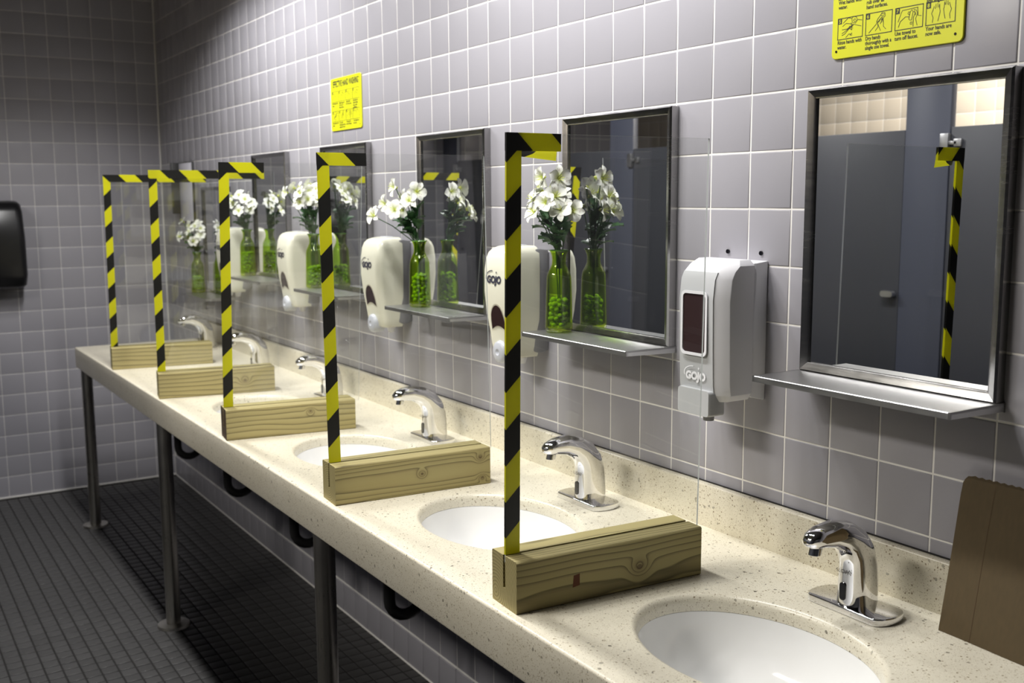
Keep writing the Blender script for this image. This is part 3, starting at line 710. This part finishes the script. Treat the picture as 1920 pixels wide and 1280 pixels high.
ico = bmesh.new(); bmesh.ops.create_icosphere(ico, subdivisions=2, radius=1.0); ico_v = [tuple(v.co) for v in ico.verts]; ico_f = [tuple(v.index for v in f.verts) for f in ico.faces]; ico.free()
def beads_mesh(seed, level):
    rng = random.Random(seed); mb = MB(); pts = []
    tries = 0
    while len(pts) < 150 and tries < 9000:
        tries += 1; r = .062*rng.uniform(.85, 1.1); a = rng.uniform(0, 2*pi); q = math.sqrt(rng.random())*(.248-r); z = .10+r+rng.random()*(level-.1)
        if q < .03 and rng.random() < .6: continue
        p = (q*math.cos(a), q*math.sin(a), z)
        if all((p[0]-o[0])**2+(p[1]-o[1])**2+(p[2]-o[2])**2 > (.90*(r+o[3]))**2 for o in pts): pts.append((*p, r))
    for x, y, z, r in pts: mb.add([(x+a*r, y+b*r, z+c*r*.9) for a, b, c in ico_v], ico_f)
    return mb.mesh('glass_beads', MT['beads'], angle=180)
# petals: a curved obovate blade; u in 0..1 plain, 1..2 speckled
def petal_mesh(name, ln, wd, curl, speck):
    mb = MB(); nu, nv = 5, 6; vs = []; uvs = []
    for j in range(nv+1):
        t = j/nv; w = wd*(math.sin(pi*min(1, (t*.82+.10)))**.8)*(.45+.75*t if t < .75 else 1.0)*(1 if t < .8 else 1-(t-.8)*2.6)
        for i in range(nu):
            s = i/(nu-1)*2-1
            r = ln*t*math.cos(curl*t*.55); h = ln*(.42*math.sin(t*1.9)-.30*curl*t*t)+.10*wd*s*s*(1-.3*t)
            vs.append((s*w*.5, r, h)); uvs.append(((i/(nu-1))*.98+.01+(1 if speck else 0), t))
    fs = [(j*nu+i, j*nu+i+1, (j+1)*nu+i+1, (j+1)*nu+i) for j in range(nv) for i in range(nu-1)]
    return mb.add(vs, fs, uvs).mesh(name, MT['petal'], angle=180)
petals = [petal_mesh('petal', .285, .275, .70, False), petal_mesh('petal', .275, .175, .50, True)]
throat = MB().lathe([(.0, -.05), (.02, -.04), (.04, .0), (.045, .03), (.02, .05), (.0, .05)], 8)
for i in range(5): a = i*1.26+.3; throat.tube([(0, 0, .03), (.03*math.cos(a), .03*math.sin(a), .11), (.06*math.cos(a), .06*math.sin(a), .19)], .006, 5)
throat_me = throat.mesh('bloom', MT['stamen'])
def leaf_mesh():
    mb = MB(); vs = []; n = 10
    for j in range(n+1):
        t = j/n; w = .105*math.sin(pi*(t*.93+.05))**.8*(1.0 if j % 2 else .62); z = .26*t-.20*t*t; k = .035*(j % 2)
        vs += [(-w, .34*t+k, z+.02), (0, .34*t, z-.008), (w, .34*t+k, z+.02)]
    return mb.add(vs, [(j*3+i, j*3+i+1, j*3+4+i, j*3+3+i) for j in range(n) for i in (0, 1)]).mesh('leaf', MT['leafgreen'], angle=180)
leaf_me = leaf_mesh()
CR, CD = Vector(R[0]), Vector((-R[2][0], -R[2][1], 0)).normalized()    # screen-right and towards-camera directions on site
CR = Vector((CR.x, CR.y, 0)).normalized()
VZ = [(-3.09, -.60, -5.71), (-9.79, -.56, -5.71), (-17.32, -.60, -5.71), (-24.28, -.58, -5.71), (-31.15, -.62, -6.86)]
# blooms: (px offset from the mouth right, up, depth towards camera in T) measured per bouquet; last entry = pixels per T
BQ = [(107, [(-27, 137, -.1), (-2, 134, .15), (-30, 110, -.05), (-9, 100, .28), (-45, 94, .0), (-44, 70, .25), (-24, 88, .3), (4, 76, .3), (34, 75, .2), (13, 100, -.15), (22, 118, -.35), (10, 82, -.4)]),
      (88, [(-41, 100, .1), (-3, 92, .1), (-25, 81, -.1), (-41, 58, .3), (-25, 58, .2), (-81, 47, .1), (-61, 70, -.1), (-15, 74, .2)]),
      (76, [(-46, 78, .1), (-34, 86, -.1), (-18, 85, .1), (-17, 74, .3), (-3, 80, .1), (-19, 59, .3), (-4, 65, .3), (12, 82, 0), (20, 72, .2), (6, 88, -.3), (25, 60, .1), (14, 62, .4), (-8, 90, -.25)]),
      (66, [(-24, 63, .1), (-10, 64, 0), (-17, 43, .3), (-7, 35, .4), (13, 48, .2), (23, 40, .1), (-32, 52, 0), (2, 55, .2), (28, 52, -.3), (16, 60, -.3), (-20, 52, .3)]),
      (58, [(-22, 57, 0), (-7, 37, .3), (3, 47, .2), (13, 37, .1), (28, 32, 0), (0, 22, .4), (-27, 30, .1), (18, 50, -.2), (-12, 50, -.2), (34, 44, -.1)])]
VL = ['on the second mirror shelf, nearest the camera', 'on the third mirror shelf', 'on the fourth mirror shelf, half behind striped tape', 'on the fifth mirror shelf', 'on the lowest shelf, nearest the far corner']
FL = ['speckled white lilies standing tall in the vase nearest the camera', 'white lilies leaning left with one drooping bloom, in the second vase', 'white lilies crossing behind the striped tape of the second guard', 'dense round bunch of white lilies in the fourth vase', 'small low bunch of white lilies in the vase nearest the far corner']
for k, (vx, vy, vz) in enumerate(VZ):
    b = thing('flower_vase', 'green glass bottle vase '+VL[k], 'vase', V(vx, vy, vz), 'green bottle vases on the mirror shelves')
    link('glass_bottle', bottle_me, b); link('rim', rim_me, b)
    g = thing('glass_beads', 'bright green glass beads filling the bottom of the vase '+VL[k], 'beads', V(vx, vy, vz+.004), None, beads_mesh(k+1, [.66, .82, .66, .86, .66][k])); g['kind'] = 'stuff'
    fl_ = thing('flower_spray', FL[k], 'flowers', V(vx, vy, vz), 'white lily sprays in the vases')
    rng = random.Random(40+k); bl = BQ[k][1]; tops = []; MZ = 1.47*VS
    pxT = abs(proj(vx, vy, vz+MZ+1)[1]-proj(vx, vy, vz+MZ)[1])
    for q, (u, h, dd) in enumerate(bl):
        p = CR*(u/pxT)+CD*dd+Vector((0, 0, MZ+h/pxT))
        if p.y > .10: p.y = .10
        tops.append(p)
        nrm = Vector((p.x*1.2+rng.uniform(-.5, .5), p.y*.6-.25+rng.uniform(-.45, .45), .35+rng.uniform(-.4, .4)))+CD*.40
        bo = link('bloom', throat_me, fl_, p*T); qt = nrm.to_track_quat('Z', 'Y'); bo.rotation_mode = 'QUATERNION'; bo.rotation_quaternion = qt
        sc_ = rng.uniform(.92, 1.12)*(1.0 if k < 2 else .95)
        bo.scale = (sc_,)*3
        a0 = rng.uniform(0, 2*pi)
        for i in range(6):
            pe = link('petal', petals[i % 2], bo); pe.rotation_euler = (rng.uniform(-.18, .18)+(-.05 if i % 2 else .1), rng.uniform(-.12, .12), a0+i*pi/3+rng.uniform(-.1, .1))
            pe.location = Vector((0, 0, .012*(i % 2)))*T
    for q, p in enumerate(tops):
        base = Vector((rng.uniform(-.03, .03), rng.uniform(-.03, .03), .35)); neck = Vector((p.x*.12+rng.uniform(-.04, .04), p.y*.12+rng.uniform(-.03, .03), MZ-.05)); mid = neck.lerp(p, .55)+Vector((0, 0, .06))
        if neck.length > 0 and math.hypot(neck.x, neck.y) > .11: f_ = .11/math.hypot(neck.x, neck.y); neck.x *= f_; neck.y *= f_
        part('stem', MB().tube([base if q < 2 else neck+Vector((0, 0, -.35)), neck, mid, p-Vector((0, 0, .02))], .014, 6), MT['stemgreen'], fl_)
    for q in range(26):
        p = tops[rng.randrange(len(tops))]; t = rng.uniform(.02, .62) if q > 4 else rng.uniform(0, .12)
        nk = Vector((p.x*.12, p.y*.12, MZ)); pos = nk.lerp(p, t); a = rng.uniform(0, 2*pi) if k != 1 or q > 6 else rng.uniform(pi*.6, pi*1.2)
        if pos.y > .1: pos.y = .1
        lf = link('leaf', leaf_me, fl_, pos*T); lf.rotation_euler = (rng.uniform(.0, .75), rng.uniform(-.3, .3), a); s_ = rng.uniform(.9, 1.6); lf.scale = (s_*rng.uniform(.8, 1.3), s_, s_)
        if math.cos(a)*s_*.42+pos.y > .28: lf.rotation_euler.z = pi-a

# ------------------------------------------------------------------ yellow hand-washing signs
def sign(root):
    W, H = 2.38, 1.66; ox, oz = -W/2, -H/2
    part('sign_board', MB().prism_y(rrect(ox, -ox, oz, -oz, .09), -.035, 0), MT['yellow'], root, bevel=.01, seg=1)
    ink = MB(); Y = -.0375
    def put(m, x, z): shift(m, ox+x, Y, oz+z); ink.add(m.v, m.f)
    t = text_mb('EFFECTIVE HAND WASHING', width=2.0, bold=.03); h = max(v[2] for v in t.v); t.v = [(x, y, z*.20/h) for x, y, z in t.v]; put(t, .19, 1.38)
    caps = [('Wet hands with\nwater.', 'Apply soap and\nrub over all\nhand surfaces.', 'Scrub hands\nfor 20 seconds.', 'Remember to\nclean thumbs,\nnails, wrists\nand fingers.'),
            ('Rinse hands with\nwater.', 'Dry hands\nthoroughly with a\nsingle use towel.', 'Use towel to\nturn off faucet.', 'Your hands are\nnow safe.')]
    BX = [.12, .665, 1.21, 1.75]; BW, BH = .485, .325; lw = .012
    for r_ in range(2):
        z0 = .92 if r_ == 0 else .30
        for c_ in range(4):
            x0 = BX[c_]; X0, Z0 = ox+x0, oz+z0
            ribbon(ink, [(X0, Z0), (X0+BW, Z0)], lw, Y); ribbon(ink, [(X0, Z0+BH), (X0+BW, Z0+BH)], lw, Y); ribbon(ink, [(X0, Z0-lw/2), (X0, Z0+BH+lw/2)], lw, Y); ribbon(ink, [(X0+BW, Z0-lw/2), (X0+BW, Z0+BH+lw/2)], lw, Y)
            ink.add([(X0, Y, Z0+BH-.085), (X0+.075, Y, Z0+BH-.085), (X0+.075, Y, Z0+BH), (X0, Y, Z0+BH)], [(0, 1, 2, 3)])
            put(text_mb(caps[r_][c_], size=.083, bold=.022, lead=.88, maxw=.49, xs=.84), x0, z0-.075)
            if r_ == 1 and c_ == 0: pics = [[(.1, .25), (.2, .32), (.27, .30), (.30, .33), (.36, .31), (.38, .26), (.34, .22), (.28, .24), (.27, .30)], [(.30, .27), (.33, .29), (.36, .26), (.33, .24), (.30, .27)], [(.09, .2), (.16, .24), (.26, .22), (.46, .16)], [(.26, .24), (.27, .12)], [(.08, .15), (.18, .15), (.24, .18), (.3, .2)], [(.08, .06), (.14, .08), (.22, .15), (.30, .19)], [(.08, .09), (.15, .12), (.24, .17)], [(.16, .02), (.22, .07), (.27, .06)], [(.24, .05), (.28, .08), (.28, .04), (.24, .05)], [(.22, .19), (.3, .15), (.27, .13), (.22, .16)], [(.38, .27), (.47, .25)]]
            elif r_ == 1 and c_ == 1: pics = [[(.06, .03), (.20, .15), (.22, .22), (.27, .27), (.30, .31), (.35, .30), (.36, .25), (.32, .22), (.33, .15)], [(.18, .05), (.23, .10), (.22, .17), (.27, .22)], [(.24, .17), (.29, .24), (.31, .22), (.27, .14)], [(.33, .15), (.33, .10), (.38, .05)], [(.20, .20), (.24, .12), (.28, .04)], [(.27, .27), (.33, .25), (.35, .28), (.29, .29)], [(.30, .25), (.32, .17), (.29, .16), (.29, .22)]]
            elif r_ == 1 and c_ == 2: pics = [[(.06, .04), (.09, .12), (.18, .18), (.25, .17)], [(.05, .12), (.12, .28), (.4, .29)], [(.24, .14), (.26, .24), (.29, .27), (.31, .24), (.29, .12), (.26, .12), (.24, .14)], [(.22, .22), (.24, .25), (.26, .23), (.24, .2), (.22, .22)], [(.32, .27), (.37, .25), (.39, .2), (.36, .13), (.39, .03)], [(.31, .24), (.35, .22), (.32, .15), (.32, .02)], [(.27, .09), (.30, .09), (.30, .06), (.27, .06), (.27, .09)], [(.39, .29), (.40, .17), (.46, .16)], [(.33, .25), (.36, .2), (.35, .18)]]
            else:
                hand = [(.11, .03), (.12, .10), (.09, .16), (.11, .20), (.13, .26), (.15, .22), (.16, .29), (.175, .23), (.19, .30), (.205, .23), (.22, .28), (.225, .2), (.235, .18), (.22, .11), (.20, .04)]
                pics = [hand, [(.5-x*.9, z+.02) for x, z in hand]] if (r_ == 1) else [[(x+.1*(c_ % 2), z) for x, z in hand], [(.08, .08), (.2, .2), (.4, .12)], [(.3, .28), (.38, .2), (.42, .26)]]
            for pl in pics: ribbon(ink, [(X0+x, Z0+z) for x, z in pl], .0085, Y)
    part('print', ink, MT['inkblack'], root, smooth=False)
    nums = MB()
    for r_ in range(2):
        for c_ in range(4):
            t = text_mb(str(r_*4+c_+1), size=.08, bold=.012); shift(t, ox+BX[c_]+.018, Y-.0012, oz+(.92 if r_ == 0 else .30)+BH-.07); nums.add(t.v, t.f)
    part('numerals', nums, MT['yellow'], root, smooth=False)
    for sx_ in (-1.09, 1.06):
        for sz_ in (-.71, .71): part('mount_hole', MB().disc((sx_, -.040, sz_), .02, 0, .02, 12), MT['blackgloss'], root)
s0 = thing('wall_sign', 'yellow hand washing sign cut off by the top of the photo, above the nearest mirror', 'sign', V(4.98, -.002, .225), 'yellow hand washing signs'); sign(s0)
copy_tree(s0, V(-15.68, -.002, .25), 'small yellow hand washing sign seen whole, above the fourth mirror')

# ------------------------------------------------------------------ towel dispenser on the far wall, pale panel, paper bag
t = thing('towel_dispenser', 'black towel dispenser on the far tiled wall at the photo edge', 'towel dispenser', V(XL, -8.15, -6.75))
def tsec(z, hw, f, r):
    n = 5; p = [(0, -hw, z)]
    for cy, a0 in ((-hw+r, -90), (hw-r, 0)):
        for i in range(n+1): a = math.radians(a0+90*i/n); p.append((f-r+r*math.cos(a), cy+r*math.sin(a), z))
    p.append((0, hw, z)); return p
mb = MB().rings([tsec(z, *a) for z, a in ((0, (1.30, 1.45, .3)), (.12, (1.40, 1.62, .35)), (.6, (1.45, 1.75, .35)), (2.2, (1.43, 1.85, .35)), (3.5, (1.38, 1.75, .35)), (3.85, (1.33, 1.55, .35)), (3.98, (1.22, 1.30, .3)), (4.02, (1.10, 1.05, .25)))])
part('cover', mb, MT['black'], t, angle=50)
part('towel_slot', MB().box(.5, 1.1, -.9, .9, -.02, .05), MT['blackgloss'], t)
t = thing('wall_panel', 'small pale panel in a thin dark frame on the tiled wall near the far corner', 'panel', V(-34.4, 0, -2.4))
part('frame', MB().box(-1.2, 1.2, -.10, 0, -1.40, 1.40), MT['darkframe'], t, bevel=.02)
part('pale_sheet', MB().box(-.95, 1.12, -.115, -.09, -1.34, 1.36), MT['paper'], t, bevel=.008)
part('side_rail', MB().box(-1.2, -.98, -.45, -.08, -1.0, 1.40), MT['darkframe'], t, bevel=.02)

bag = thing('paper_bag', 'flat brown paper bag leaning on the backsplash at the right edge of the photo', 'bag', V(6.70, -.70, ZC+.006))
n = 46; Wb, Hb = 2.55, 2.20
def bx(s, t_):  # lean back against the wall; left edge skews outward towards the bottom
    y = (1-t_)*0.0+t_*.52
    return (0.03+s*Wb-.07*t_*(1-s), y-.02*math.sin(pi*s)+.008*math.sin(9*s+4*t_)-.10*s*(1-t_), t_*Hb-.001)
for side, off, hcut in (('front', -.016, 0), ('back', .016, .03)):
    mb = MB(); vs = []; rows = 10
    for j in range(rows+1):
        for i in range(n+1):
            s = i/n; t_ = j/rows; p = bx(s, t_); z = p[2]
            if j == rows: z += (.018 if i % 2 else 0)+hcut-(.07*max(0, 1-s*Wb/.09))
            vs.append((p[0], p[1]+off, z))
    fs = [(j*(n+1)+i, j*(n+1)+i+1, (j+1)*(n+1)+i+1, (j+1)*(n+1)+i) for j in range(rows) for i in range(n)]
    part(side+'_sheet', mb.add(vs, fs), MT['bag'], bag, angle=60)
mb = MB(); ribs = [(bx(0, j/10)[0], bx(0, j/10)[1], bx(0, j/10)[2]) for j in range(10)]
mb.rings([[(x, y-.016, z), (x-.012, y, z), (x, y+.016, z)] for x, y, z in ribs], False, False, closed=False); part('gusset', mb, MT['bag'], bag)
mb = MB()
for s_ in (.20,): 
    pp = [bx(s_, j/10) for j in range(11)]; mb.rings([[(x-.004, y-.019, z), (x+.004, y-.019, z)] for x, y, z in pp], False, False, closed=False)
part('crease', mb, simple('dark_crease', (.07, .04, .015), .8), bag)

# ------------------------------------------------------------------ toilet stalls opposite (seen in the mirrors)
SYF = -16.5
def zt(h): return h/T+ZF
ORD7 = ['first', 'second', 'third', 'fourth', 'fifth', 'sixth', 'seventh']
PX = [-7.0+7.95*k for k in range(-4, 3)]
for k, px in enumerate(PX):
    p = thing('stall_pilaster', 'tall blue grey stall post opposite the sinks, %s from the far end' % ORD7[k], 'stall post', V(px, SYF, ZF), 'stall pilasters')
    part('panel', MB().box(0, 1.66, -.14, .14, .05, 19.3), MT['stall'], p, bevel=.02)
    part('shoe', MB().box(-.03, 1.69, -.2, .2, 0, .8), MT['steel'], p, bevel=.02)
    x0, x1 = 1.78, 6.22
    d = thing('stall_door', 'charcoal stall door opposite the sinks, %s from the far end' % ORD7[k], 'stall door', V(px+1.66, SYF, ZF), 'stall doors')
    part('panel', MB().box(.03, 6.26, -.11, .11, 2.8, 16.45), MT['stallchar'], d, bevel=.02)
    la = part('latch', MB().rings([[(x*q, z*q, y) for x, z in rrect(-.30, .24, -.11, .11, .10)] for q, y in ((.55, 0), (.6, .1), (1, .12), (1, .24), (.9, .29))]), MT['steel'], d)
    la.rotation_euler = (-pi/2, 0, 0); la.location = Vector((6.0, .10, 11.0))*T
    for hz in (15.95, 3.6):
        h = part('hinge', MB().box(-.28, .02, .11, .26, hz-.3, hz+.3).box(.18, .45, .10, .2, hz-.12, hz+.12).box(-.05, .3, .12, .20, hz-.06, hz+.06), MT['steel'], d, bevel=.02)
    q = thing('stall_partition', 'blue grey side panel between toilet stalls, %s from the far end' % ORD7[k], 'stall panel', V(px+.8, SYF-.14, ZF), 'stall side panels')
    part('panel', MB().box(-.11, .11, -13.6, -.04, 2.8, 16.4), MT['stall'], q, bevel=.02)
    part('bracket', MB().box(-.25, .25, -13.7, -13.5, 15.0, 15.4), MT['steel'], q)
